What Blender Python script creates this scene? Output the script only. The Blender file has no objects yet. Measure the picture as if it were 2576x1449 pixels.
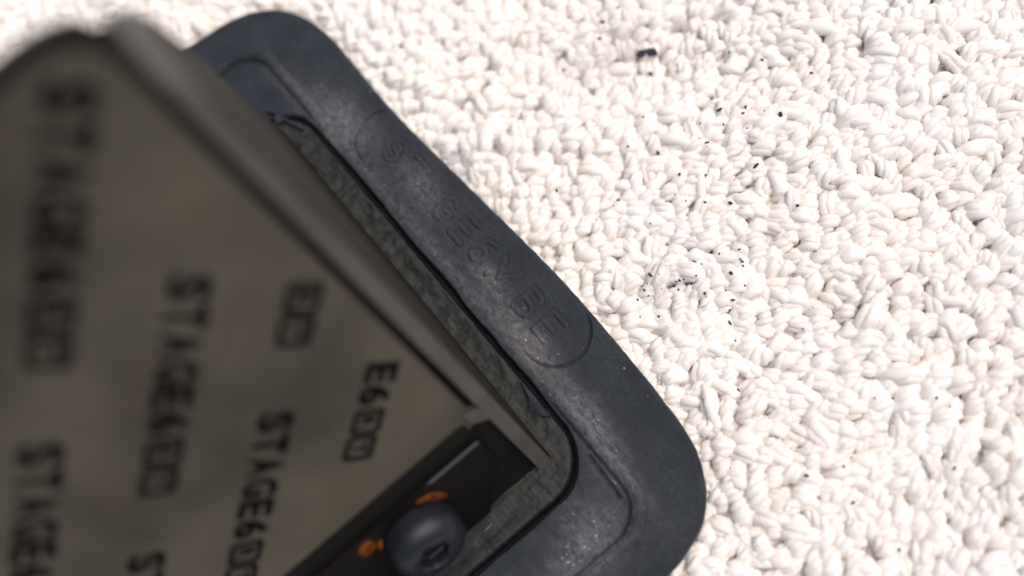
import bpy, bmesh, math, random
import numpy as np
from mathutils import Matrix, Vector, noise
sc = bpy.context.scene
rng = np.random.default_rng(7)
random.seed(7)
# 1 unit = 1 cm
sc.unit_settings.system = 'METRIC'
sc.unit_settings.scale_length = 0.01

# ------------------------------------------------------------------ camera
HC, HFOV = 8.2, 60.0
FP = 1288 / math.tan(math.radians(HFOV / 2))
dn = np.array([432.0, -676.0, -FP]); dn /= np.linalg.norm(dn)
zc = -dn
xw = np.array([1.0, 0, 0]) - zc * zc[0]; xw /= np.linalg.norm(xw)
yw = np.cross(zc, xw)
R = np.array([xw, yw, zc])
cam = bpy.data.cameras.new('camera'); camo = bpy.data.objects.new('camera', cam)
sc.collection.objects.link(camo)
M4 = Matrix([list(R[0]) + [0], list(R[1]) + [0], list(R[2]) + [0], [0, 0, 0, 1]])
M4.translation = Vector((0, 0, HC))
camo.matrix_world = M4
cam.sensor_width = 72; cam.lens = 36 / math.tan(math.radians(HFOV / 2))
cam.clip_start = 0.05; cam.clip_end = 500
cam.dof.use_dof = True; cam.dof.focus_distance = 8.55
cam.dof.aperture_fstop = 0.195
cam.dof.aperture_blades = 0
sc.camera = camo

# ------------------------------------------------------------------ light
SUN_EL, SUN_AZ = 66.0, 20.0          # azimuth counter-clockwise from +x
w = bpy.data.worlds.new('World'); sc.world = w; w.use_nodes = True
nt = w.node_tree; bg = nt.nodes['Background']
sky = nt.nodes.new('ShaderNodeTexSky'); sky.sky_type = 'NISHITA'; sky.sun_disc = False
sky.sun_elevation = math.radians(SUN_EL); sky.sun_rotation = math.radians(90 - SUN_AZ)
sky.air_density = 1.0; sky.dust_density = 5.0; sky.ozone_density = 1.0
nt.links.new(sky.outputs[0], bg.inputs[0]); bg.inputs[1].default_value = 0.10
sun = bpy.data.lights.new('sun', 'SUN'); sun.energy = 2.1; sun.angle = math.radians(85); sun.color = (1.0, 0.95, 0.89)
suno = bpy.data.objects.new('sun', sun); sc.collection.objects.link(suno)
e, a = math.radians(SUN_EL), math.radians(SUN_AZ)
suno.rotation_euler = Vector((math.cos(e) * math.cos(a), math.cos(e) * math.sin(a), math.sin(e))).to_track_quat('Z', 'Y').to_euler()
suno.location = (20, 20, 30)
sc.view_settings.view_transform = 'Standard'; sc.view_settings.look = 'None'
sc.view_settings.exposure = 0.43; sc.view_settings.gamma = 1.0
sc.view_settings.use_curve_mapping = False
sc.cycles.max_bounces = 16; sc.cycles.diffuse_bounces = 10

# ------------------------------------------------------------------ frame of the valve
U = np.array([0.6302, -0.7764]); U /= np.linalg.norm(U); V = np.array([-U[1], U[0]])
O = np.array([-2.637, 2.622])
def unp(p, z=0.0):
    d = R @ np.array([p[0] - 1288.0, -(p[1] - 724.0), -FP]); t = (z - HC) / d[2]
    return d[:2] * t
def to_uv(P): P = np.asarray(P) - O; return np.stack([P @ U, P @ V], -1)

# ------------------------------------------------------------------ helpers
def link(o, parent=None):
    sc.collection.objects.link(o)
    if parent is not None: o.parent = parent
    return o
def tag(o, label=None, cat=None, group=None, kind=None):
    for k, v in (('label', label), ('category', cat), ('group', group), ('kind', kind)):
        if v: o[k] = v
    return o
def np_mesh(name, verts, quads, smooth=True):
    me = bpy.data.meshes.new(name)
    verts = np.ascontiguousarray(verts, dtype=np.float32).reshape(-1, 3)
    quads = np.ascontiguousarray(quads, dtype=np.int32).reshape(-1, 4)
    me.vertices.add(len(verts)); me.vertices.foreach_set('co', verts.ravel())
    me.loops.add(quads.size); me.loops.foreach_set('vertex_index', quads.ravel())
    me.polygons.add(len(quads))
    me.polygons.foreach_set('loop_start', np.arange(0, quads.size, 4, dtype=np.int32))
    me.polygons.foreach_set('loop_total', np.full(len(quads), 4, dtype=np.int32))
    me.polygons.foreach_set('use_smooth', np.full(len(quads), smooth))
    me.update(); me.validate()
    return me
def attr(me, name, arr):
    at = me.attributes.new(name, 'FLOAT', 'POINT'); at.data.foreach_set('value', np.ascontiguousarray(arr, dtype=np.float32).ravel())
def fbm(x, y, s, seed=0.0, oct=3):
    out = np.empty(len(x))
    for i in range(len(x)):
        out[i] = noise.fractal(Vector((x[i] * s, y[i] * s, seed)), 1.0, 2.0, oct)
    return out
def bm_obj(name, bm, mat, parent=None, bevel=0, seg=2, smooth=True, angle=35):
    if bevel:
        es = [e_ for e_ in bm.edges if len(e_.link_faces) == 2 and e_.calc_face_angle(0) > math.radians(25)]
        bmesh.ops.bevel(bm, geom=es, offset=bevel, segments=seg, affect='EDGES', profile=0.6)
    bmesh.ops.recalc_face_normals(bm, faces=bm.faces)
    me = bpy.data.meshes.new(name); bm.to_mesh(me); bm.free()
    if smooth:
        for p in me.polygons: p.use_smooth = True
        try: me.set_sharp_from_angle(angle=math.radians(angle))
        except Exception: pass
    me.materials.append(mat)
    return link(bpy.data.objects.new(name, me), parent)
def prism(pts, vec):
    """closed solid: polygon pts (3D) swept along vec"""
    bm = bmesh.new()
    a_ = [bm.verts.new(p) for p in pts]; b_ = [bm.verts.new(Vector(p) + Vector(vec)) for p in pts]
    n = len(pts)
    bm.faces.new(a_); bm.faces.new(b_[::-1])
    for i in range(n): bm.faces.new((a_[i], b_[i], b_[(i + 1) % n], a_[(i + 1) % n]))
    return bm

# ------------------------------------------------------------------ materials
def mat(name, base, rough=0.6, spec=0.5, metal=0.0):
    m = bpy.data.materials.new(name); m.use_nodes = True
    b = m.node_tree.nodes['Principled BSDF']
    b.inputs['Base Color'].default_value = (*base, 1); b.inputs['Roughness'].default_value = rough
    b.inputs['Specular IOR Level'].default_value = spec; b.inputs['Metallic'].default_value = metal
    return m, m.node_tree, b
def N(nt, t, **kw):
    n = nt.nodes.new(t)
    for k, v in kw.items(): setattr(n, k, v)
    return n
def objco(nt, scale=(1, 1, 1), rot=(0, 0, 0)):
    tc = N(nt, 'ShaderNodeTexCoord'); mp = N(nt, 'ShaderNodeMapping')
    mp.inputs['Scale'].default_value = scale; mp.inputs['Rotation'].default_value = rot
    nt.links.new(tc.outputs['Object'], mp.inputs[0]); return mp.outputs[0]
def noise_n(nt, co, scale, detail=4, rough=0.6, dist=0.0):
    n = N(nt, 'ShaderNodeTexNoise'); n.inputs['Scale'].default_value = scale
    n.inputs['Detail'].default_value = detail; n.inputs['Roughness'].default_value = rough; n.inputs['Distortion'].default_value = dist
    nt.links.new(co, n.inputs['Vector']); return n.outputs['Fac']
def ramp(nt, fac, stops):
    r = N(nt, 'ShaderNodeValToRGB'); el = r.color_ramp.elements
    while len(el) < len(stops): el.new(0.5)
    for e_, (p, c) in zip(el, stops):
        e_.position = p; e_.color = (*c, 1) if len(c) == 3 else c
    nt.links.new(fac, r.inputs[0]); return r.outputs[0]
def mix(nt, fac, A, B, mode='MIX'):
    m = N(nt, 'ShaderNodeMix'); m.data_type = 'RGBA'; m.blend_type = mode
    for s, v in ((m.inputs[0], fac), (m.inputs[6], A), (m.inputs[7], B)):
        if hasattr(v, 'links'): nt.links.new(v, s)
        else: s.default_value = v if isinstance(v, (int, float)) else (*v, 1)
    return m.outputs[2]
def math_n(nt, op, A, B):
    m = N(nt, 'ShaderNodeMath', operation=op)
    for s, v in ((m.inputs[0], A), (m.inputs[1], B)):
        if hasattr(v, 'links'): nt.links.new(v, s)
        else: s.default_value = v
    return m.outputs[0]
def bump(nt, b, h, strength, dist=0.01, prev=None):
    n = N(nt, 'ShaderNodeBump'); n.inputs['Strength'].default_value = strength; n.inputs['Distance'].default_value = dist
    nt.links.new(h, n.inputs['Height'])
    if prev is not None: nt.links.new(prev, n.inputs['Normal'])
    nt.links.new(n.outputs[0], b.inputs['Normal']); return n.outputs[0]
def att_n(nt, name):
    n = N(nt, 'ShaderNodeAttribute'); n.attribute_name = name; return n.outputs['Fac']

# rubber -----------------------------------------------------------
m_rub, t, b = mat('rubber', (0.035, 0.042, 0.055), 0.6, 0.16)
co = objco(t)
grain = noise_n(t, co, 26, 6, 0.8)
clo = noise_n(t, co, 2.2, 4, 0.6)
c1 = ramp(t, grain, [(0.3, (0.010, 0.0125, 0.016)), (0.7, (0.034, 0.040, 0.050))])
c1 = mix(t, ramp(t, clo, [(0.38, (0, 0, 0)), (0.64, (1, 1, 1))]), c1, (0.015, 0.0185, 0.0245))
wear = att_n(t, 'wear')
streak = noise_n(t, objco(t, (11, 17, 11), (0, 0, 0.9)), 1.0, 6, 0.8)
wf = math_n(t, 'MULTIPLY', wear, ramp(t, streak, [(0.36, (.12, .12, .12)), (0.60, (1, 1, 1))]))
c1 = mix(t, wf, c1, (0.125, 0.127, 0.133))
pink = math_n(t, 'MULTIPLY', math_n(t, 'MULTIPLY', att_n(t, 'pink'), 0.6), ramp(t, grain, [(0.35, (0, 0, 0)), (0.6, (1, 1, 1))]))
c1 = mix(t, pink, c1, (0.20, 0.16, 0.16))
flk = ramp(t, noise_n(t, co, 30, 2, 0.5), [(0.70, (0, 0, 0)), (0.74, (1, 1, 1))])
c1 = mix(t, math_n(t, 'MULTIPLY', flk, wear), c1, (0.5, 0.47, 0.42))
c1 = mix(t, ramp(t, noise_n(t, co, 24, 1, 0.4), [(0.77, (0, 0, 0)), (0.80, (.6, .6, .6))]), c1, (0.30, 0.20, 0.16))
t.links.new(c1, b.inputs['Base Color'])
t.links.new(ramp(t, clo, [(0.3, (.5, .5, .5)), (0.7, (.68, .68, .68))]), b.inputs['Roughness'])
n1 = bump(t, b, grain, 0.8, 0.016)
bump(t, b, streak, 0.15, 0.02, n1)

# flange (dirty greenish metal / plastic) ---------------------------
m_fl, t, b = mat('flange_plate', (0.06, 0.065, 0.06), 0.5, 0.3)
co = objco(t)
g = noise_n(t, co, 30, 6, 0.8); st = noise_n(t, objco(t, (5, 22, 5), (0, 0, 0.7)), 1.3, 6, 0.75); cl = noise_n(t, co, 1.8, 4, 0.6)
c1 = ramp(t, g, [(0.3, (0.004, 0.005, 0.004)), (0.55, (0.009, 0.0105, 0.009)), (0.80, (0.030, 0.034, 0.030))])
c1 = mix(t, ramp(t, cl, [(0.4, (0, 0, 0)), (0.7, (.6, .6, .6))]), c1, (0.013, 0.012, 0.009))
c1 = mix(t, ramp(t, st, [(0.52, (0, 0, 0)), (0.70, (.7, .7, .7))]), c1, (0.045, 0.048, 0.048))
t.links.new(c1, b.inputs['Base Color'])
n1 = bump(t, b, g, 0.6, 0.012); bump(t, b, st, 0.35, 0.02, n1)

# block body / cheek --------------------------------------------------
def body_mat(name, ca, cb, rough, spec=0.3):
    m, t, b = mat(name, ca, rough, spec)
    co = objco(t); g = noise_n(t, co, 26, 5, 0.7); cl = noise_n(t, co, 1.6, 4, 0.6)
    c = mix(t, ramp(t, g, [(0.35, (0, 0, 0)), (0.7, (1, 1, 1))]), ca, cb)
    c = mix(t, ramp(t, cl, [(0.45, (0, 0, 0)), (0.65, (.5, .5, .5))]), c, tuple(x * 0.8 for x in ca))
    t.links.new(c, b.inputs['Base Color']); bump(t, b, g, 0.3, 0.008)
    return m
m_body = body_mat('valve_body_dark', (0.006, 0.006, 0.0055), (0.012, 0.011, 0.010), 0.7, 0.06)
m_cheek = body_mat('cast_side_rim', (0.050, 0.046, 0.041), (0.080, 0.074, 0.066), 0.5)

m_wall = body_mat('side_wall_shaded_brown', (0.009, 0.008, 0.0065), (0.019, 0.0165, 0.013), 0.65, 0.12)  # shade on the upright side face is put into this darker brown
# petal ----------------------------------------------------------------
m_pet, t, b = mat('petal_fibre', (0.07, 0.062, 0.048), 0.65, 0.08)
co = objco(t)
cl = noise_n(t, co, 0.6, 3, 0.55); wv = noise_n(t, co, 60, 3, 0.6)
c1 = ramp(t, cl, [(0.36, (0.022, 0.0190, 0.0140)), (0.60, (0.080, 0.069, 0.049))])  # petal's sheen and show-through light are put into these cloudy tones
c1 = mix(t, ramp(t, noise_n(t, co, 2.0, 3, 0.5), [(0.55, (0, 0, 0)), (0.75, (.5, .5, .5))]), c1, (0.075, 0.054, 0.032))
c1 = mix(t, wv, c1, mix(t, 0.85, c1, (0.06, 0.055, 0.045)))
t.links.new(c1, b.inputs['Base Color']); bump(t, b, wv, 0.1, 0.004)
m_print, _, _ = mat('petal_print_ink', (0.0025, 0.0025, 0.003), 0.9, 0.05)
# clamp, screw, sealant ---------------------------------------------------
m_clamp = body_mat('oxidised_clamp_steel', (0.003, 0.0024, 0.0022), (0.006, 0.0048, 0.0042), 0.45, 0.12)
m_highlight, _, _ = mat('painted_highlight', (0.10, 0.11, 0.13), 0.35, 0.6, 0.4)  # pale bluish colour painting in the clamp highlight and the foot glint
m_screw, t, b = mat('screw_steel', (0.012, 0.013, 0.017), 0.36, 0.3, 0.15)
bump(t, b, noise_n(t, objco(t), 18, 4, 0.6), 0.25, 0.01)
m_hex, _, _ = mat('socket_dark', (0.006, 0.006, 0.007), 0.7, 0.2)
m_seal, t, b = mat('orange_sealant', (0.55, 0.15, 0.015), 0.7, 0.1)
co = objco(t)
t.links.new(mix(t, ramp(t, noise_n(t, co, 8, 3, 0.6), [(0.45, (0, 0, 0)), (0.65, (1, 1, 1))]), (0.12, 0.030, 0.0025), (0.025, 0.007, 0.002)), b.inputs['Base Color'])

# ------------------------------------------------------------------ gasket outline (u, v), near half traced, far half closing the ring off picture
right = [(-4.12, -0.75), (-4.10, -0.30), (-4.06, 0.05), (-3.97, 0.48), (-3.76, 0.83), (-3.42, 1.04), (-3.0, 1.125), (-2.6, 1.125), (-2.04, 1.10), (-1.58, 1.10),
         (-0.92, 1.13), (-0.45, 1.155), (0.35, 1.20), (0.92, 1.225), (1.44, 1.225), (1.82, 1.215), (2.19, 1.20), (2.54, 1.18), (3.00, 1.12),
         (3.30, 0.99), (3.54, 0.78), (3.67, 0.50), (3.73, 0.15), (3.75, -0.4)]
left = [(3.76, -2.5), (3.75, -4.6), (3.70, -5.3), (3.5, -5.8), (3.0, -6.1), (1.5, -6.2), (0, -6.2), (-1.5, -6.2), (-3.2, -6.1), (-3.9, -5.7), (-4.12, -5.0), (-4.15, -2.5)]
ctrl = np.array(right + left)
def closed_spline(P, n_per):
    out = []; L = len(P)
    for i in range(L):
        p0, p1, p2, p3 = P[i - 1], P[i], P[(i + 1) % L], P[(i + 2) % L]
        d1, d2, d3 = (max(np.linalg.norm(x) ** 0.5, 1e-4) for x in (p1 - p0, p2 - p1, p3 - p2))
        m1 = (p2 - p1) + d2 * ((p1 - p0) / d1 - (p2 - p0) / (d1 + d2))
        m2 = (p2 - p1) + d2 * ((p3 - p2) / d3 - (p3 - p1) / (d2 + d3))
        for k in range(n_per):
            t_ = k / n_per; t2, t3 = t_ * t_, t_ ** 3
            out.append((2 * t3 - 3 * t2 + 1) * p1 + (t3 - 2 * t2 + t_) * m1 + (-2 * t3 + 3 * t2) * p2 + (t3 - t2) * m2)
    return np.array(out)
dense = closed_spline(ctrl, 60)
seg = np.linalg.norm(np.roll(dense, -1, 0) - dense, axis=1); cum = np.r_[0, np.cumsum(seg)]
# arc-length resample, dense where visible
i_vis = 23 * 60
s_vis, s_tot = cum[i_vis], cum[-1]
ss = np.r_[np.arange(0, s_vis, 0.0115), np.arange(s_vis, s_tot, 0.06)]
dd = np.vstack([dense, dense[:1]])
outer = np.stack([np.interp(ss, cum, dd[:, 0]), np.interp(ss, cum, dd[:, 1])], -1)

def rr_sdf(P, cx, cy, hx, hy, r):
    q = np.abs(P - np.array([cx, cy])) - np.array([hx - r, hy - r])
    return np.linalg.norm(np.maximum(q, 0), axis=-1) + np.minimum(np.max(q, -1), 0) - r
def rr_closest(P, cx, cy, hx, hy, r):
    C = np.array([cx, cy]); q = P - C; h = np.array([hx - r, hy - r])
    c = np.clip(q, -h, h); d = q - c; n = np.linalg.norm(d, axis=-1, keepdims=True)
    return C + c + d / np.maximum(n, 1e-6) * r
FL = (0.0, -2.47, 2.61, 2.78, 0.50)     # flange edge = groove line
ST = (-0.13, -2.47, 3.36, 2.86, 0.36)   # moulded step line of the rubber

# emboss strokes: letters in a unit box (x along u, y along v)
def arc(cx, cy, rx, ry, a0, a1, n=10):
    return [(cx + rx * math.cos(math.radians(a0 + (a1 - a0) * i / n)), cy + ry * math.sin(math.radians(a0 + (a1 - a0) * i / n))) for i in range(n + 1)]
GL = {
 'S': [arc(.5, .74, .40, .24, 20, 270) + arc(.5, .26, .42, .24, 90, -160)],
 'T': [[(0, 1), (1, 1)], [(.5, 1), (.5, 0)]],
 'A': [[(0, 0), (.5, 1), (1, 0)], [(.2, .35), (.8, .35)]],
 'G': [arc(.5, .5, .46, .5, 45, 330) + [(.92, .45), (.55, .45)]],
 'E': [[(1, 1), (0.05, 1), (0.05, 0), (1, 0)], [(0.05, .5), (.85, .5)]],
 '6': [arc(.52, .30, .42, .30, 90, 450), [(.10, .30), (.16, .62), (.42, .92), (.85, 1.0)]],
 'M': [[(0, 0), (0, 1), (.5, .25), (1, 1), (1, 0)]],
 'B': [[(0.05, 0), (0.05, 1), (.6, 1)] + arc(.6, .76, .34, .24, 90, -90) + [(.1, .52)], [(.6, .52)] + arc(.6, .26, .38, .26, 90, -90) + [(0.05, 0)]],
}
TXT = [('S', -1.25), ('T', -0.95), ('A', -0.65), ('G', -0.35), ('E', -0.05), ('6', 0.25), ('M', 0.60), ('B', 1.00), ('E', 1.32)]
LW, LH, LV = 0.19, 0.26, 0.83
segs = []
for ch, uc in TXT:
    wd = LW * (1.25 if ch == 'M' else 1)
    for pl in GL[ch]:
        pts = [(uc + (x - .5) * wd, LV + (y - .5) * LH) for x, y in pl]
        segs += [(pts[i], pts[i + 1]) for i in range(len(pts) - 1)]
def seg_dist(P, segs):
    D = np.full(len(P), 9.0)
    for A, B in segs:
        A = np.array(A); B = np.array(B); ab = B - A
        t_ = np.clip(((P - A) @ ab) / max(ab @ ab, 1e-9), 0, 1)
        D = np.minimum(D, np.linalg.norm(P - A - t_[:, None] * ab, axis=1))
    return D
sm = lambda x, a_, b_: (lambda q: q * q * (3 - 2 * q))(np.clip((x - a_) / (b_ - a_), 0, 1))
def rubber_height(P):
    n = len(P); u, v = P[:, 0], P[:, 1]
    z = np.zeros(n)
    n1 = fbm(u, v, 1.3, 3.1, 3)
    ds = rr_sdf(P, *ST)                         # <0 inside the moulded step
    corner = sm(np.abs(u + 0.1), 1.75, 2.35)
    z -= corner * 0.045 * (1 - sm(ds, -0.03, 0.02))
    z -= corner * 0.035 * np.exp(-((ds + 0.015) / 0.022) ** 2) * (0.7 + n1)      # crease
    z += corner * 0.018 * np.exp(-((ds - 0.07) / 0.035) ** 2)                     # lip
    z -= corner * 0.010 * np.exp(-((ds - 0.125) / 0.018) ** 2)
    # straight inner scratch near the near corner
    sd = seg_dist(P, [((2.50, 0.33), (2.96, 0.30))]); z -= 0.05 * np.exp(-(sd / 0.016) ** 2)
    # valley toward the middle of the side
    z -= 0.02 * (1 - sm(v, 0.36, 0.62)) * (1 - corner)
    # main groove at flange edge
    df = rr_sdf(P, *FL)
    wv = 0.035 + 0.030 * np.clip(n1 + 0.1, 0, 1) + 0.018 * np.exp(-((u + 1.3) / 0.7) ** 2)
    z -= 0.20 * (1 - sm(df, wv * 0.35, wv * 1.3))
    # outer edge rolls off
    # pill
    q = np.stack([np.clip(u, -1.43, 1.40), np.full(n, 0.84)], -1); dp = np.linalg.norm(P - q, axis=1) - 0.345
    endw = 0.02 + 0.98 * sm(np.abs(u), 1.35, 1.6)
    z += 0.010 * (1 - sm(dp, -0.02, 0.01)) * sm(np.abs(u), .9, 1.5)
    z -= 0.040 * endw * np.exp(-((dp) / 0.011) ** 2)
    # letters
    near = (np.abs(u) < 1.7) & (v > 0.5) & (v < 1.1)
    D = np.full(n, 9.0); D[near] = seg_dist(P[near], segs)
    vis = 0.62 + 0.25 * np.clip(0.5 + n1 * 2.4, 0, 1)
    z += 0.011 * (1 - sm(D, 0.012, 0.030)) * vis
    z -= 0.014 * np.exp(-((D - 0.031) / 0.009) ** 2) * vis
    # moulding unevenness
    z += 0.010 * fbm(u, v, 3.0, 8.0, 3) + 0.0025 * fbm(u, v, 22.0, 1.0, 2)
    return z

def ring(outer_pts, inner_pts, rows):
    n = len(outer_pts); m = len(rows)
    P = inner_pts[:, None, :] * (1 - rows[None, :, None]) + outer_pts[:, None, :] * rows[None, :, None]
    i = np.arange(n)[:, None]; j = np.arange(m - 1)[None, :]
    i2 = (i + 1) % n
    q = np.stack([i * m + j, i * m + j + 1, i2 * m + j + 1, i2 * m + j], -1)
    return P.reshape(-1, 2), q.reshape(-1, 4)

valve = link(tag(bpy.data.objects.new('reed_valve', None),
    'dark wedge-shaped engine reed valve with a grey rubber gasket flange lying on the white towel', 'reed valve'))
ang = math.atan2(U[1], U[0])
valve.location = (O[0], O[1], 0); valve.rotation_euler = (0, 0, ang)

inner = rr_closest(outer, *FL)
rows = np.r_[np.linspace(0, 0.16, 16)[:-1], np.linspace(0.16, 1.0, 92)]
P, Q = ring(outer, inner, rows)
m = len(rows); n = len(outer)
Z = rubber_height(P)
edge_d = np.linalg.norm(P - np.repeat(outer, m, 0), axis=1)
Z -= 0.05 * (1 - np.sqrt(np.clip(1 - (1 - np.clip(edge_d / 0.06, 0, 1)) ** 2, 0, 1)))
verts = np.c_[P, Z]
# side wall + underside
cen = np.array([0, -2.5]); dirs = outer - cen; dirs /= np.linalg.norm(dirs, axis=1, keepdims=True)
jit = 0.006 * fbm(outer[:, 0], outer[:, 1], 9, 2.0, 3)
w1 = np.c_[outer + dirs * (0.012 + jit)[:, None], np.full(n, -0.12)]; w2 = np.c_[outer + dirs * (0.01 + jit)[:, None], np.full(n, -0.27)]; w3 = np.c_[inner, np.full(n, -0.30)]
base = len(verts); verts = np.vstack([verts, w1, w2, w3])
i = np.arange(n); i2 = (i + 1) % n
top = i * m + m - 1; top2 = i2 * m + m - 1
Q = np.vstack([Q, np.stack([top, base + i, base + i2, top2], -1), np.stack([base + i, base + n + i, base + n + i2, base + i2], -1),
               np.stack([base + n + i, base + 2 * n + i, base + 2 * n + i2, base + n + i2], -1)])
me = np_mesh('rubber_gasket', verts, Q[:, ::-1])
wr = np.zeros(len(verts)); pk = np.zeros(len(verts))
def blob(P, u0, v0, a_, b_): return np.exp(-((P[:, 0] - u0) / a_) ** 2 - ((P[:, 1] - v0) / b_) ** 2)
PP = verts[:, :2]
wr = 0.85 * blob(PP, -1.95, 0.60, .45, .22) + .5 * blob(PP, -2.6, 0.42, .5, .10) + .55 * blob(PP, -0.75, .80, .35, .16) + .8 * blob(PP, 1.25, .60, .5, .10) + .45 * blob(PP, 0.55, .70, .3, .10) \
     + .8 * blob(PP, 2.25, .55, .40, .12) + .6 * blob(PP, 2.75, .42, .35, .12) + .55 * blob(PP, 3.15, -.35, .22, .5) + .15 * blob(PP, 0, .6, 2.6, .35) + .45 * blob(PP, 0.3, .47, 2.2, .07) + 0.5 * blob(PP, 3.0, -.1, .3, .3)
pk = 0.8 * blob(PP, 1.45, .50, .22, .06) + .9 * blob(PP, 1.38, .70, .07, .05) + .5 * blob(PP, 1.2, .52, .2, .05) + .7 * blob(PP, .48, .76, .06, .04)
attr(me, 'wear', np.clip(wr, 0, 1)); attr(me, 'pink', np.clip(pk, 0, 1))
me.materials.append(m_rub)
g_o = link(bpy.data.objects.new('rubber_gasket', me), valve)
g_o['label'] = 'grey black rubber gasket with raised lettering in a long pill outline'

# flange plate ------------------------------------------------------------
fo = rr_closest(outer, *FL); IN = (0, -2.47, 1.9, 2.2, 0.05)
fi = rr_closest(fo, *IN)
rows = np.linspace(0, 1, 60); P, Q = ring(fo, fi, rows); m = 60
df = -rr_sdf(P, *FL); n1 = fbm(P[:, 0], P[:, 1], 1.4, 5.0, 3)
Z = -0.03 - 0.010 * np.exp(-((df - 0.16) / 0.07) ** 2) + 0.020 * fbm(P[:, 0], P[:, 1], 6, 9.0, 3)
Z -= 0.12 * (1 - np.sqrt(np.clip(1 - (1 - np.clip(df / 0.03, 0, 1)) ** 2, 0, 1)))
sl = 0.018 * np.exp(-((df - 0.30) / 0.012) ** 2); Z += sl * 0.25
v_ = np.c_[P, Z]
skirt = np.c_[fo, np.full(n, -0.29)]
b0 = len(v_); v_ = np.vstack([v_, skirt])
top = i * m + m - 1
Q = np.vstack([Q, np.stack([top, b0 + i, b0 + i2, (i2) * m + m - 1], -1)])
me = np_mesh('flange_plate', v_, Q[:, ::-1]); me.materials.append(m_fl)
link(bpy.data.objects.new('flange_plate', me), valve)

# torn rubber slivers in the groove -----------------------------------------
def sliver(pts, widths, z0, name='torn_rubber_flap'):
    bm = bmesh.new(); prev = None
    for (x, y), wd in zip(pts, widths):
        r_ = [bm.verts.new((x - 0.5 * wd, y - wd, z0 - .02)), bm.verts.new((x, y - wd * .2, z0 + .012)), bm.verts.new((x + .5 * wd, y + wd, z0)), bm.verts.new((x, y, z0 - .04))]
        if prev:
            for k in range(4): bm.faces.new((prev[k], prev[(k + 1) % 4], r_[(k + 1) % 4], r_[k]))
        prev = r_
    o = bm_obj(name, bm, m_rub, valve, smooth=True, angle=60); return o
sliver([(1.55, .285), (1.68, .265), (1.80, .25), (1.90, .235), (1.96, .25), (2.0, .29)], [.006, .028, .042, .048, .035, .006], -0.01)
sliver([(-2.68, .03), (-2.60, .10), (-2.48, .13), (-2.36, .16), (-2.2, .22)], [.01, .035, .03, .03, .008], 0.0)
bm = bmesh.new(); bmesh.ops.create_icosphere(bm, subdivisions=3, radius=.05)
for v in bm.verts:
    v.co.x *= 1.3; v.co.z *= .55; v.co += Vector((-2.5, .09, .0)) + Vector((1, 1, 1)) * .008 * noise.noise(v.co * 30)
bm_obj('rubber_blister', bm, m_rub, valve)

# ------------------------------------------------------------------ wedge
H, TT, U0 = 4.75, 0.20, 2.30
L = math.hypot(U0 - TT, H)
def prof(off, ztop, z0=-0.12):
    """wedge outline in (u,z), cut off at ztop with a softly rounded tip"""
    nx, nz = H / L, (U0 - TT) / L
    def s(z): return (U0 + (TT - U0) * z / H - nx * off, z - nz * off)
    a_ = s(z0); b_ = s(ztop - 0.10)
    half = [a_, b_, (b_[0] * .72, ztop - .035), (b_[0] * .35, ztop)]
    return half + [(-x, z) for x, z in half[::-1]]
def loft(secs):
    """secs: list of (v, outline)"""
    bm = bmesh.new(); rows_ = [[bm.verts.new((x, v_, z)) for x, z in o_] for v_, o_ in secs]
    n_ = len(rows_[0])
    bm.faces.new(rows_[0]); bm.faces.new(rows_[-1][::-1])
    for A_, B_ in zip(rows_, rows_[1:]):
        for k in range(n_): bm.faces.new((A_[k], B_[k], B_[(k + 1) % n_], A_[(k + 1) % n_]))
    return bm
def ztip(v_):
    d = min(v_ - (-4.99), 0.055 - v_); q = min(max(d / 0.8, 0), 1)
    return 4.25 + 0.68 * math.sqrt(1 - (1 - q) ** 2)
vs_ = [-.08 - .5 * k / 8 for k in range(9)]; vs_ += [-4.935 - x - .0 for x in vs_[::-1]]
body = bm_obj('valve_body', loft([(v_, prof(0.10 if abs(v_ + 2.47) > 2.34 else 0.08, ztip(v_) - .01)) for v_ in vs_]), m_body, valve, bevel=0.01, seg=1)
for vv_ in ([.035, .02, 0, -.05, -.10], [-4.835, -4.885, -4.935, -4.955, -4.97]):
    rim_bm = loft([(v_, prof(0.0, ztip(v_))) for v_ in vv_])
    bm_obj('side_rim', rim_bm, m_cheek, valve, bevel=0.02, seg=2)
for a_, b_ in ((.056, .033), (-4.991, -4.968)):
    bm_obj('side_wall', loft([(v_, prof(0.035, ztip(max(min(v_, .03), -4.96)) - .06)) for v_ in (a_, (a_ + b_) / 2, b_)]), m_wall, valve)
def slope_matrix(side):
    """local x -> along -v.. here x = v, y = up the slope, z = outward normal"""
    up = Vector(((TT - U0) * side, 0, H)).normalized(); vx = Vector((0, 1, 0)) * (1 if side > 0 else -1)
    nrm = vx.cross(up)
    org = Vector((U0 * side, 0 if side > 0 else -4.99, 0))
    Mx = Matrix.Identity(4)
    for r_ in range(3):
        Mx[r_][0] = vx[r_]; Mx[r_][1] = up[r_]; Mx[r_][2] = nrm[r_]; Mx[r_][3] = org[r_]
    return Mx
def slope_poly(name, pts, z0, z1, mt, side, parent, bevel=0.0, seg=2):
    bm = prism([(x, y, z0) for x, y in pts], (0, 0, z1 - z0))
    if bevel:
        es = [e_ for e_ in bm.edges if e_.calc_face_angle(0) > math.radians(25)]
        bmesh.ops.bevel(bm, geom=es, offset=bevel, segments=seg, affect='EDGES', profile=0.6)
    bm.transform(slope_matrix(side))
    return bm_obj(name, bm, mt, parent)
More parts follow.
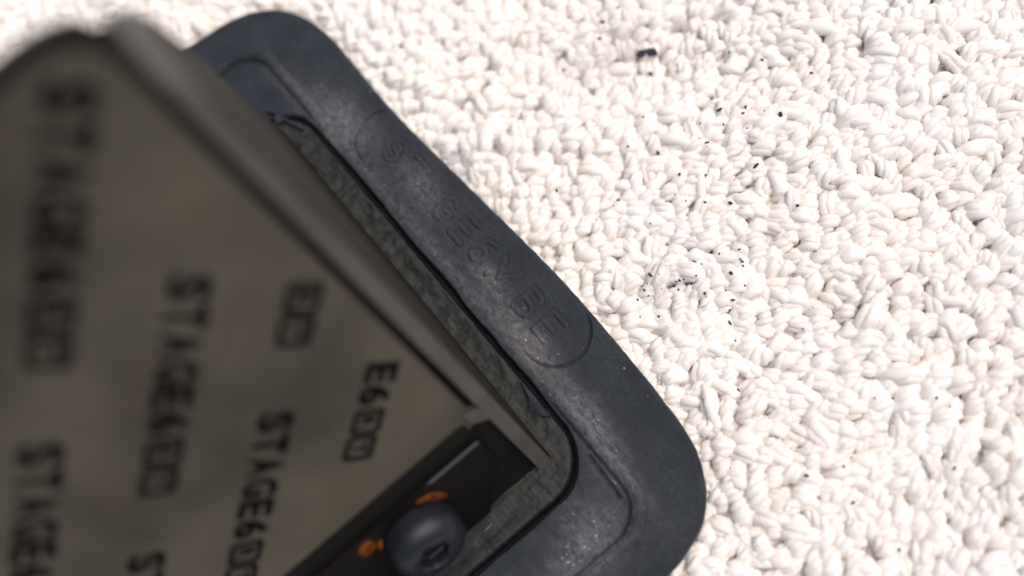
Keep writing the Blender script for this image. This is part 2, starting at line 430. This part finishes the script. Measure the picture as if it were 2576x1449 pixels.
def rpoly(x0, x1, y0, y1, r, n=5):
    out = []
    for cx, cy, a0 in ((x1 - r, y1 - r, 0), (x0 + r, y1 - r, 90), (x0 + r, y0 + r, 180), (x1 - r, y0 + r, 270)):
        for k in range(n + 1):
            a_ = math.radians(a0 + 90 * k / n); out.append((cx + r * math.cos(a_), cy + r * math.sin(a_)))
    return out

def petal_poly():
    t_ = rpoly(-4.80, -0.175, 1.0, 4.92 * L / H, 0.30); return [(x, y) if y > 2 else ((x - (-2.49)) * 1.0 + (-2.49), y) for x, y in t_]
# printed marks ------------------------------------------------------------
def text_mesh(body_, size, shear=0.0, offset=0.0, space=1.0):
    cu = bpy.data.curves.new('t', 'FONT'); cu.body = body_; cu.size = size; cu.shear = shear; cu.offset = offset; cu.space_character = space
    o = bpy.data.objects.new('t', cu); sc.collection.objects.link(o)
    dg = bpy.context.evaluated_depsgraph_get(); dg.update()
    me = bpy.data.meshes.new_from_object(o.evaluated_get(dg)); 
    bpy.data.objects.remove(o); bpy.data.curves.remove(cu); return me
def glyph_bm(ch, wd, ht, x0):
    me = text_mesh(ch, 1.0, 0.0, 0.05)
    co = np.array([v.co[:] for v in me.vertices]); mn, mx = co.min(0), co.max(0)
    sx, sy = wd / (mx[0] - mn[0]), ht / (mx[1] - mn[1])
    for v in me.vertices: v.co = ((v.co.x - mn[0]) * sx + x0, (v.co.y - mn[1]) * sy - ht / 2, 0)
    return me
glyphs = {c: glyph_bm(c, 0.188, 0.272, 0) for c in 'STAGE6R'}
glyphs['t'] = glyph_bm('T', 0.12, 0.135, 0); glyphs['r'] = glyph_bm('R', 0.12, 0.135, 0)
PITCH = 0.208
def logo(parent, org, ang_deg, z, xmin, side, skip_out=True):
    """STAGE6 followed by two rounded boxes holding R and T; letters running off the petal are left out"""
    bm = bmesh.new(); a_ = math.radians(ang_deg); ca, sa = math.cos(a_), math.sin(a_)
    def ok(x, y): 
        X = org[0] + x * ca - y * sa; Y = org[1] + x * sa + y * ca
        return -4.78 < X < -0.20 and 1.2 < Y < 5.37
    def place(me, dx):
        bb = [(v.co.x + dx, v.co.y) for v in me.vertices]
        if not all(ok(*p_) for p_ in bb): return
        tmp = bmesh.new(); tmp.from_mesh(me)
        for v in tmp.verts:
            x, y = v.co.x + dx, v.co.y
            v.co = (org[0] + x * ca - y * sa, org[1] + x * sa + y * ca, z)
        m_ = bpy.data.meshes.new('x'); tmp.to_mesh(m_); tmp.free(); bm.from_mesh(m_); bpy.data.meshes.remove(m_)
    for k, ch in enumerate('STAGE6'): place(glyphs[ch], k * PITCH)
    for k, ch in enumerate('rt'):
        x0 = 6 * PITCH + 0.015 + k * 0.262
        o_ = rpoly(x0, x0 + 0.25, -0.13, 0.13, 0.045, 3); i_ = rpoly(x0 + .045, x0 + .205, -0.085, 0.085, 0.025, 3)
        if all(ok(*p_) for p_ in o_):
            f = lambda p_: bm.verts.new((org[0] + p_[0] * ca - p_[1] * sa, org[1] + p_[0] * sa + p_[1] * ca, z))
            A_ = [f(p_) for p_ in o_]; B_ = [f(p_) for p_ in i_]
            for q in range(len(A_)): bm.faces.new((A_[q], A_[(q + 1) % len(A_)], B_[(q + 1) % len(A_)], B_[q]))
            place(glyphs['r' if ch == 'r' else 't'], x0 + .065)
    if not bm.verts: bm.free(); return
    bm.transform(slope_matrix(side)); o = bm_obj('printed_lettering', bm, m_print, parent, smooth=False); return o

for side in (1, -1):
    # thin fibre petal lying in the recess
    pet = slope_poly('reed_petal', petal_poly(), -0.055, -0.022, m_pet, side, valve, 0.008, 1)
    pet['label'] = 'thin olive brown fibre petal printed all over with dark lettering'
    if side > 0:
        for a_ in range(-1, 6):
            for b_ in range(-2, 6):
                org = (-0.40 - 0.36 * a_ - 1.385 * b_ + .0, 5.24 - 1.30 * a_ - 0.245 * b_)
                logo(pet, org, -138.5, -0.0205, -4.8, side)
    # little cast bridge between rim and petal
    slope_poly('rim_bridge', [(-0.24, 1.14), (-0.09, 1.03), (-0.09, 1.22), (-0.24, 1.29)], -0.09, -0.005, m_cheek, side, valve, 0.01)
    slope_poly('clamp_land', rpoly(-4.93, -0.06, -0.10, 1.10, 0.01), -0.20, -0.05, m_body, side, valve, 0.01)
    # clamp plate with cut corners
    cp = [(-0.285, 1.03), (-0.32, 0.56), (-0.46, 0.38), (-0.68, 0.10), (-4.32, 0.10), (-4.55, 0.38), (-4.68, 0.56), (-4.71, 1.03)]
    cl_o = slope_poly('clamp_plate', cp, -0.02, 0.075, m_clamp, side, valve, 0.014, 3)
    slope_poly('clamp_shade_strip', rpoly(-4.70, -0.285, 0.30, 1.20, 0.05), -0.022, 0.012, m_body, side, valve, 0.006, 1)  # dark strip added as the band of shade above the clamp
    if side > 0: slope_poly('clamp_edge_highlight', [(-0.30, 0.995), (-0.30, 1.022), (-0.84, 1.022), (-0.80, 0.995)], 0.066, 0.078, m_highlight, side, cl_o)  # pale strip painted in as the sky highlight along the clamp's top edge
    # foot of the body between clamp and flange
    for xc in (-1.20, -3.79):
        # pan head screw: lathe profile around the slope normal
        prf = [(0, 0.17), (0.13, 0.17), (0.145, 0.185), (0.145, 0.275), (0.155, 0.29), (0.23, 0.285), (0.295, 0.25), (0.335, 0.19), (0.345, 0.12), (0.345, 0.0)]
        bm = bmesh.new(); rings = []; K = 48
        for r_, z_ in prf:
            if r_ == 0: rings.append([bm.verts.new((0, 0, z_))]); continue
            hexed = r_ < 0.15
            row = []
            for k in range(K):
                th = 2 * math.pi * k / K; rr = r_
                if hexed: rr = r_ * math.cos(math.pi / 6) / math.cos((th % (math.pi / 3)) - math.pi / 6) * 1.05
                row.append(bm.verts.new((rr * math.cos(th), rr * math.sin(th), z_)))
            rings.append(row)
        for A_, B_ in zip(rings, rings[1:]):
            for k in range(K):
                k2 = (k + 1) % K
                if len(A_) == 1: bm.faces.new((A_[0], B_[k], B_[k2]))
                else: bm.faces.new((A_[k], B_[k], B_[k2], A_[k2]))
        Mx = slope_matrix(side) @ Matrix.Translation((xc, 0.555, 0.07))
        bm.transform(Mx)
        s_o = bm_obj('clamp_screw', bm, m_screw, valve, angle=40)
        bm = bmesh.new(); bmesh.ops.create_circle(bm, cap_ends=True, segments=24, radius=0.13)
        bm.transform(Mx @ Matrix.Translation((0, 0, 0.173))); bm_obj('socket_floor', bm, m_hex, s_o, smooth=False)
        # smears of orange sealant round the screw
        for a0, a1, ro, wd in ((18, 66, .41, .06), (128, 152, .50, .09), (130, 150, .385, .028)):
            bm = bmesh.new(); prev = None; nn = 14
            for k in range(nn + 1):
                th = math.radians(a0 + (a1 - a0) * k / nn); f_ = math.sin(math.pi * k / nn) ** .6 + .02
                row = []
                for q in range(7):
                    s_ = -1 + 2 * q / 6; rr = ro + s_ * wd * f_ + .01 * noise.noise(Vector((th * 6, q, a0)))
                    row.append(bm.verts.new((rr * math.cos(th), rr * math.sin(th), .045 * f_ * (1 - s_ * s_) - .004)))
                if prev:
                    for q in range(6): bm.faces.new((prev[q], prev[q + 1], row[q + 1], row[q]))
                prev = row
            bm.transform(Mx); bm_obj('sealant_smear', bm, m_seal, valve)
# small pale sliver painted in as a glint on the flange by the foot
bm = bmesh.new(); bmesh.ops.create_icosphere(bm, subdivisions=1, radius=.02)
for v in bm.verts: v.co = Vector((v.co.x * .5 + 2.40, v.co.y * 3 - .80, v.co.z * .4 - .01))
bm_obj('foot_glint', bm, m_highlight, valve)

# ------------------------------------------------------------------ towel
m_tow, t, b = mat('cotton_towel', (0.86, 0.83, 0.80), 0.9, 0.15)
uvn = N(t, 'ShaderNodeUVMap'); uvn.uv_map = 'yarn'
mp = N(t, 'ShaderNodeMapping'); mp.inputs['Scale'].default_value = (1, 1, 1); t.links.new(uvn.outputs[0], mp.inputs[0])
fib = noise_n(t, mp.outputs[0], 4.0, 5, 0.8)
cl = noise_n(t, objco(t), 0.55, 3, 0.5)
c1 = ramp(t, cl, [(0.35, (0.95, 0.885, 0.825)), (0.65, (0.955, 0.915, 0.88))])
c1 = mix(t, att_n(t, 'tone'), c1, (0.92, 0.85, 0.78))
c1 = mix(t, math_n(t, 'MULTIPLY', att_n(t, 'grime'), ramp(t, noise_n(t, objco(t), 9, 4, 0.7), [(0.35, (0, 0, 0)), (0.7, (1, 1, 1))])), c1, (0.22, 0.23, 0.26))
t.links.new(c1, b.inputs['Base Color'])
tr = N(t, 'ShaderNodeBsdfTranslucent'); tr.inputs[0].default_value = (0.95, 0.88, 0.80, 1)
mxs = N(t, 'ShaderNodeMixShader'); mxs.inputs[0].default_value = 0.10
t.links.new(b.outputs[0], mxs.inputs[1]); t.links.new(tr.outputs[0], mxs.inputs[2])
t.links.new(mxs.outputs[0], t.nodes['Material Output'].inputs['Surface'])
b.inputs['Sheen Weight'].default_value = 0.15
nb_ = bump(t, b, fib, 0.65, 0.024); t.links.new(nb_, tr.inputs[1])

def grid_noise(x, y, s, seed):
    return fbm(x, y, s, seed, 2)
TZ = -0.52
def towel_z(x, y):
    x = np.asarray(x); y = np.asarray(y)
    z = 0.16 * grid_noise(x, y, 0.28, 4.2) + 0.07 * grid_noise(x, y, 0.8, 1.7) + 0.03 * grid_noise(x, y, 2.0, 6.7)
    c = unp((1600, 190), -.3); z = z - 0.22 * np.exp(-(((x - c[0]) / .8) ** 2 + ((y - c[1]) / .45) ** 2))
    c = unp((1120, 330), -.3); z = z - 0.10 * np.exp(-(((x - c[0]) / .5) ** 2 + ((y - c[1]) / .5) ** 2))
    return z
def out_sdf(x, y):
    """signed distance (approx) to the gasket outline, negative inside, in world"""
    W = to_uv(np.stack([x, y], -1)); o_ = outer[::6]
    d = np.full(len(W), 9.0)
    for k in range(0, len(W), 400):
        d[k:k + 400] = np.sqrt((((W[k:k + 400, None, :] - o_[None]) ** 2).sum(-1)).min(1))
    inside = rr_sdf(W, -0.2, -2.5, 3.9, 3.65, 0.8) < 0
    return np.where(inside, -d, d)

# lattice of loops
corners = [unp(p, -.3) for p in ((-150, -150), (2726, -150), (2726, 1599), (-150, 1599))]
xs = [c[0] for c in corners]; ys = [c[1] for c in corners]
RA = math.radians(-8)
def lattice(px, py, x0, x1, y0, y1):
    pts = []
    nx = int((x1 - x0) / px) + 8; ny = int((y1 - y0) / py) + 8
    cx, cy = (x0 + x1) / 2, (y0 + y1) / 2
    gx, gy = np.meshgrid(np.arange(-nx, nx), np.arange(-ny, ny))
    gx = gx.ravel().astype(float); gy = gy.ravel().astype(float)
    X = (gx + 0.5 * (gy % 2) * 0.6) * px; Y = gy * py
    X += 0.10 * np.sin(Y * 1.3 + 1) + rng.normal(0, px * .10, X.shape); Y += 0.08 * np.sin(X * 1.1) + rng.normal(0, py * .11, Y.shape)
    x = cx + X * math.cos(RA) - Y * math.sin(RA); y = cy + X * math.sin(RA) + Y * math.cos(RA)
    k = (x > x0) & (x < x1) & (y > y0) & (y < y1)
    return x[k], y[k]
def in_quad(x, y, C):
    k = np.ones(len(x), bool)
    for q in range(4):
        A_, B_ = C[q], C[(q + 1) % 4]
        k &= ((B_[0] - A_[0]) * (y - A_[1]) - (B_[1] - A_[1]) * (x - A_[0])) <= 0
    return k
def build_loops(name, x, y, T, K, lobes):
    n = len(x)
    zt = towel_z(x, y)
    od = out_sdf(x, y)
    press = np.clip(1 - (od + 0.05) / 0.30, 0, 1)                 # pile pressed down by the gasket
    th = math.radians(62) + 0.9 * grid_noise(x, y, 0.45, 7.7) + rng.normal(0, .20, n)
    ht = (0.29 + rng.normal(0, .018, n)) * (1 - .35 * press)
    sp = 0.040 + rng.random(n) * 0.045                            # half span
    r0 = 0.064 + rng.random(n) * 0.028
    lean = rng.normal(0, .025, n); leanx = 0.06 + rng.normal(0, .03, n)
    tw = rng.choice([-1, 1], n, p=[.2, .8]) * (2.0 + rng.random(n) * 2.0); ph = rng.random(n) * 6.28
    tt = np.linspace(0, 1, T)
    A = math.pi * (1.12 * tt - 0.06)
    cx = -np.cos(A)[None] * sp[:, None]; cz = np.sin(A)[None] ** .8 * ht[:, None] if False else np.clip(np.sin(np.clip(A, 0, math.pi)), 0, 1)[None] ** .75 * ht[:, None]
    cx = cx * (1 + .45 * np.sin(A)[None]) + leanx[:, None] * (cz / .3)
    cy = lean[:, None] * (cz / .3) + (0.03 * rng.normal(0, 1, n))[:, None] * np.cos(A)[None] * 2
    ctr = np.stack([cx, cy, cz], -1)
    tan = np.gradient(ctr, axis=1); tan /= np.linalg.norm(tan, axis=-1, keepdims=True) + 1e-9
    yv = np.zeros_like(tan); yv[..., 1] = 1
    nb = yv - (yv * tan).sum(-1, keepdims=True) * tan; nb /= np.linalg.norm(nb, axis=-1, keepdims=True)
    nn = np.cross(tan, nb)
    S = lobes
    ka = np.arange(K) * 2 * math.pi / K
    endt = 0.80 + .20 * np.sin(math.pi * tt) ** .5
    pa = ph[:, None, None] + np.arange(S)[None, :, None] * 2 * math.pi / S + (tw[:, None] * tt[None] * 2.1)[:, None, :]     # n,S,T
    Rr = (r0[:, None] * (0.395 if S > 1 else 0))[:, None, :] * endt[None, None] * (1 + rng.normal(0, .2, (n, S))[..., None])
    rs = r0[:, None, None] * (0.71 if S > 1 else 1.0) * endt[None, None] * (1 + rng.normal(0, .10, (n, S))[..., None]) * np.ones((1, 1, T))
    flat = (1.25 + 0.25 * rng.random(n))[:, None, None, None]
    sc_ = ctr[:, None] + Rr[..., None] * (np.cos(pa)[..., None] * nb[:, None] * flat + np.sin(pa)[..., None] * nn[:, None])
    rad = rs[..., None] * (1 + .05 * np.sin(9 * tt[None, None, :, None] + ka * 2 + ph[:, None, None, None] * 5))
    Pv = sc_[:, :, :, None, :] + rad[..., None] * (np.cos(ka)[None, None, None, :, None] * nb[:, None, :, None, :] + np.sin(ka)[None, None, None, :, None] * nn[:, None, :, None, :])
    Pv = Pv.reshape(n * S, T, K, 3)
    c, s = (np.repeat(f_(th), S)[:, None, None] for f_ in (np.cos, np.sin))
    xr, yr, zr = (np.repeat(v_, S)[:, None, None] for v_ in (x, y, TZ + zt - .03))
    X = Pv[..., 0] * c - Pv[..., 1] * s + xr; Y = Pv[..., 0] * s + Pv[..., 1] * c + yr
    Z = Pv[..., 2] + zr
    Vt = np.stack([X, Y, Z], -1).reshape(-1, 3)
    n0 = n; n = n * S
    tw = np.repeat(tw, S)
    a_ = np.arange(n)[:, None, None]; i_ = np.arange(T - 1)[None, :, None]; k_ = np.arange(K)[None, None, :]; k2 = (k_ + 1) % K
    f = np.stack([a_ * T * K + i_ * K + k_, a_ * T * K + i_ * K + k2, a_ * T * K + (i_ + 1) * K + k2, a_ * T * K + (i_ + 1) * K + k_], -1).reshape(-1, 4)
    me = np_mesh(name, Vt, f)
    uvx = np.broadcast_to(tt[None, :, None] * 2.0 + rng.random(n)[:, None, None] * 90, (n, T, K)); uvy = np.broadcast_to((ka[None, None] + tw[:, None, None] * tt[None, :, None] * 1.2) * 2.4, (n, T, K))
    uv = np.stack([uvx, uvy], -1).reshape(-1, 2)
    lay = me.uv_layers.new(name='yarn'); lay.data.foreach_set('uv', uv[f.ravel()].astype(np.float32).ravel())
    tone = np.repeat(np.clip(rng.normal(.25, .3, n), 0, 1), T * K)
    attr(me, 'tone', tone)
    gr = np.zeros(len(Vt))
    for (px, py, rr, am) in ((1145, 385, .13, 2.2), (1160, 425, .09, 1.5), (1700, 715, .20, .5), (1610, 735, .20, .35), (1560, 60, .3, .35), (1420, 170, .25, .3), (1690, 500, .25, .3), (1120, 300, .2, .3), (1500, 165, .4, .25), (2320, 760, .3, .2), (1830, 640, .2, .2)):
        c_ = unp((px, py), -.2); gr += am * np.exp(-((Vt[:, 0] - c_[0]) ** 2 + (Vt[:, 1] - c_[1]) ** 2) / rr ** 2)
    attr(me, 'grime', np.clip(gr, 0, 1))
    me.materials.append(m_tow)
    return me

# backing cloth
gx, gy = np.meshgrid(np.linspace(-24, 24, 121), np.linspace(-20, 24, 111))
bz = TZ + towel_z(gx.ravel(), gy.ravel()) + .165
ii, jj = np.meshgrid(np.arange(120), np.arange(110)); q0 = (jj * 121 + ii).ravel()
me = np_mesh('towel', np.c_[gx.ravel(), gy.ravel(), bz], np.stack([q0, q0 + 1, q0 + 122, q0 + 121], -1))
me.uv_layers.new(name='yarn'); attr(me, 'tone', np.full(len(bz), .3)); attr(me, 'grime', np.zeros(len(bz)))
me.materials.append(m_tow)
tow = tag(link(bpy.data.objects.new('towel', me)), kind='structure', label='white cotton terry towel spread flat under the valve')

x, y = lattice(0.152, 0.130, min(xs), max(xs), min(ys), max(ys))
k = in_quad(x, y, corners); x, y = x[k], y[k]
# the wedge hides the towel behind it; under the gasket no pile is needed
k = out_sdf(x, y) > -0.22; x, y = x[k], y[k]
pile = build_loops('terry_pile', x, y, 14, 6, 4)
pile_o = tag(link(bpy.data.objects.new('terry_pile', pile), tow), kind='stuff')
print('loops', len(x))
# simpler pile around the frame
x, y = lattice(0.22, 0.20, min(xs) - 5, max(xs) + 4, min(ys) - 3, max(ys) + 3)
k = ~in_quad(x, y, corners); x, y = x[k], y[k]; k = out_sdf(x, y) > -0.22; x, y = x[k], y[k]
me = build_loops('outer_terry_pile', x, y, 7, 6, 1)
tag(link(bpy.data.objects.new('outer_terry_pile', me), tow), kind='stuff'); print('outer loops', len(x))

# loose cotton fibres
def fibre_mesh(num):
    T, K = 9, 3; vs = []; fs = []
    for q in range(num):
        p = unp((random.uniform(900, 2600), random.uniform(-20, 1470)), -.15)
        if out_sdf(np.array([p[0]]), np.array([p[1]]))[0] < .06: continue
        th = random.uniform(0, 6.28); Ln = random.uniform(.12, .45); cv = random.uniform(-3, 3); r = random.uniform(.0010, .0026)
        zb = TZ + float(towel_z(np.array([p[0]]), np.array([p[1]]))[0]) + random.uniform(.27, .34)
        pos = np.array([p[0], p[1], zb]); b0 = len(vs)
        for i_ in range(T):
            s_ = i_ / (T - 1); th += cv * Ln / (T - 1)
            nxt = pos + np.array([math.cos(th), math.sin(th), 0]) * Ln / (T - 1); nxt[2] = zb + .05 * math.sin(math.pi * s_)
            side = np.array([-math.sin(th), math.cos(th), 0])
            vs += [pos + side * r, pos - side * r * .5 + np.array([0, 0, r]), pos - side * r * .5 - np.array([0, 0, r])]; pos = nxt
        for i_ in range(T - 1):
            for k_ in range(3):
                fs.append((b0 + i_ * 3 + k_, b0 + i_ * 3 + (k_ + 1) % 3, b0 + (i_ + 1) * 3 + (k_ + 1) % 3, b0 + (i_ + 1) * 3 + k_))
    return np_mesh('loose_fibre', np.array(vs), np.array(fs))
me = fibre_mesh(1000)
me.uv_layers.new(name='yarn'); attr(me, 'tone', np.zeros(len(me.vertices))); attr(me, 'grime', np.zeros(len(me.vertices))); me.materials.append(m_tow)
tag(link(bpy.data.objects.new('loose_fibre', me), tow), kind='stuff')

# ------------------------------------------------------------------ dirt on the towel
m_dirt, t, b = mat('dirt_black', (0.018, 0.020, 0.026), 0.7, 0.4)
m_rust, _, _ = mat('dirt_rust', (0.25, 0.05, 0.03), 0.7, 0.3)
m_flake, _, _ = mat('metal_flake', (0.75, 0.75, 0.62), 0.25, 0.5, 0.9)
dg = bpy.context.evaluated_depsgraph_get(); dg.update()
def drop(px, py):
    p = unp((px, py), -.18)
    hit, loc, nrm, _ = pile_o.ray_cast(Vector((p[0], p[1], 3)), Vector((0, 0, -1)), depsgraph=dg)
    return (loc, nrm) if hit else (Vector((p[0], p[1], -.25)), Vector((0, 0, 1)))
protos = []
for q in range(6):
    bm = bmesh.new(); bmesh.ops.create_icosphere(bm, subdivisions=2, radius=1)
    st_ = Vector((random.uniform(.8, 1.9), random.uniform(.6, 1.0), .55))
    for v in bm.verts:
        f_ = 1 + .55 * noise.noise(v.co * 1.7 + Vector((q * 9, 0, 0))); v.co = Vector((v.co.x * st_.x, v.co.y * st_.y, v.co.z * st_.z)) * f_
    me = bpy.data.meshes.new('dirt_speck'); bm.to_mesh(me); bm.free(); me.materials.append(m_dirt); protos.append(me)
S7 = [(725,105),(740,140),(705,213),(825,25),(1190,300),(1290,172),(1030,395),(985,725),(1615,705),(1630,665),(1465,690),(1750,697),(1848,728),(1490,775),(1640,810),(1500,575),(1387,890),(1387,925),(1338,870),(1345,775),(890,918),(600,965),(432,1165),(128,1152),(830,1240),(800,1287),(690,1375),(1130,1275),(1140,1262),(1190,1215),(1255,1262),(1375,1275),(1535,1280),(1603,1068),(1693,1060),(1215,1090),(1380,1095),(1950,1305),(1735,365),(1530,300),(2040,460),(435,165),(470,378),(1033,1412),(1080,942)]
S6 = [(625,380),(375,515),(515,528),(1085,322),(1200,340),(1355,158),(1485,178),(1810,110),(1865,390),(1860,322),(1825,295),(1675,515),(1115,550),(920,580),(790,620),(840,600),(770,690),(330,650),(560,745),(280,770),(345,855),(1035,660),(1250,830),(1290,875),(1890,705),(1700,950),(1655,1078),(1655,1300),(1645,1270),(1600,780),(510,1200),(210,1195),(170,915),(830,760)]
S8 = [(430,385),(960,910),(920,955),(1345,640),(1415,675),(1595,405),(1020,475),(785,230),(740,325),(965,1115),(985,1105),(1015,1320),(1180,1330),(1245,1295),(1415,1195),(1425,960),(1470,1135),(1140,1075),(878,1078),(750,995),(410,958),(445,605),(1145,645),(1060,645),(880,518)]
spk = [(1223.6 + .4 * a_, .4 * b_, 1.0) for a_, b_ in S7] + [(1577.8 + .1556 * a_, 611.8 + .1556 * b_, .95) for a_, b_ in S6] + [(1610 + .5556 * a_, 644 + .5556 * b_, .85) for a_, b_ in S8]
big = {(1615, 705), (1848, 728), (1490, 775), (1130, 1275)}
for q, (px, py, s_) in enumerate(spk):
    loc, nrm = drop(px, py)
    o = link(bpy.data.objects.new('dirt_speck', protos[q % 6]))
    s = s_ * random.choice([.008, .010, .012, .016, .020]) * (1.35 if q < 45 and S7[q] in big else 1)
    o.location = loc + nrm * s * .3; o.scale = (s, s, s)
    o.rotation_euler = (nrm.to_track_quat('Z', 'Y') @ Matrix.Rotation(random.uniform(0, 6.28), 3, 'Z').to_quaternion()).to_euler()
    if 45 <= q < 79:
        wx = 'left' if px < 1665 else 'middle' if px < 1745 else 'right'; wy = 'upper' if py < 690 else 'lower'
        lb = 'tiny black speck in the %s %s part of the dense sooty patch' % (wy, wx)
        gp = 'black specks in the %s %s part of the sooty patch' % (wy, wx)
    else:
        wx = 'nearest the gasket' if px < 1480 else 'in line below the big crumb' if px < 1720 else 'right of the big crumb' if px < 1950 else 'toward the right edge'
        wy = 'top' if py < 160 else 'upper part' if py < 300 else 'upper middle' if py < 440 else 'middle' if py < 860 else 'lower middle' if py < 1120 else 'bottom'
        lb = 'tiny black speck at the %s of the towel, %s' % (wy, wx)
        gp = 'black specks at the %s of the towel, %s' % (wy, wx)
    tag(o, lb, 'dirt speck', gp)
loc, nrm = drop(1625, 112)
loc.z = max(drop(1625 + 8 * a_, 112 + 8 * b_)[0].z for a_ in range(-2, 3) for b_ in range(-1, 2))
bm = bmesh.new()
for dx, r_ in ((-.062, .046), (-.02, .030), (0.03, .034), (.064, .050)):
    tmp = bmesh.new(); bmesh.ops.create_icosphere(tmp, subdivisions=3, radius=r_)
    for v in tmp.verts: v.co = v.co * (1 + .8 * noise.noise(v.co * 28 + Vector((dx * 50, 0, 0)))); v.co.z *= .5; v.co.x += dx; v.co.y = v.co.y * .8 + dx * .12 + (.012 if abs(dx) < .04 else 0)
    m_ = bpy.data.meshes.new('x'); tmp.to_mesh(m_); tmp.free(); bm.from_mesh(m_); bpy.data.meshes.remove(m_)
o = bm_obj('rubber_crumb', bm, m_dirt); o.location = loc + Vector((0, 0, .02)); o.rotation_euler = (0.1, 0, math.radians(-6))
tag(o, 'largest black crumb, two-lobed, lying in the hollow at the top of the towel', 'rubber crumb')
for px, py, mt_, s, nm, lb, ct in ((1670, 262, m_rust, .011, 'rust_speck', 'tiny reddish brown speck on the towel below the big black crumb', 'rust speck'), (1979, 1280, m_flake, .022, 'metal_flake', 'tiny shiny metal flake on the towel right of the gasket corner', 'metal flake')):
    loc, nrm = drop(px, py); me = protos[2].copy(); me.materials.clear(); me.materials.append(mt_)
    o = link(bpy.data.objects.new(nm, me)); o.location = loc + Vector((0, 0, s * .4)); o.scale = (s, s, s); tag(o, lb, ct)
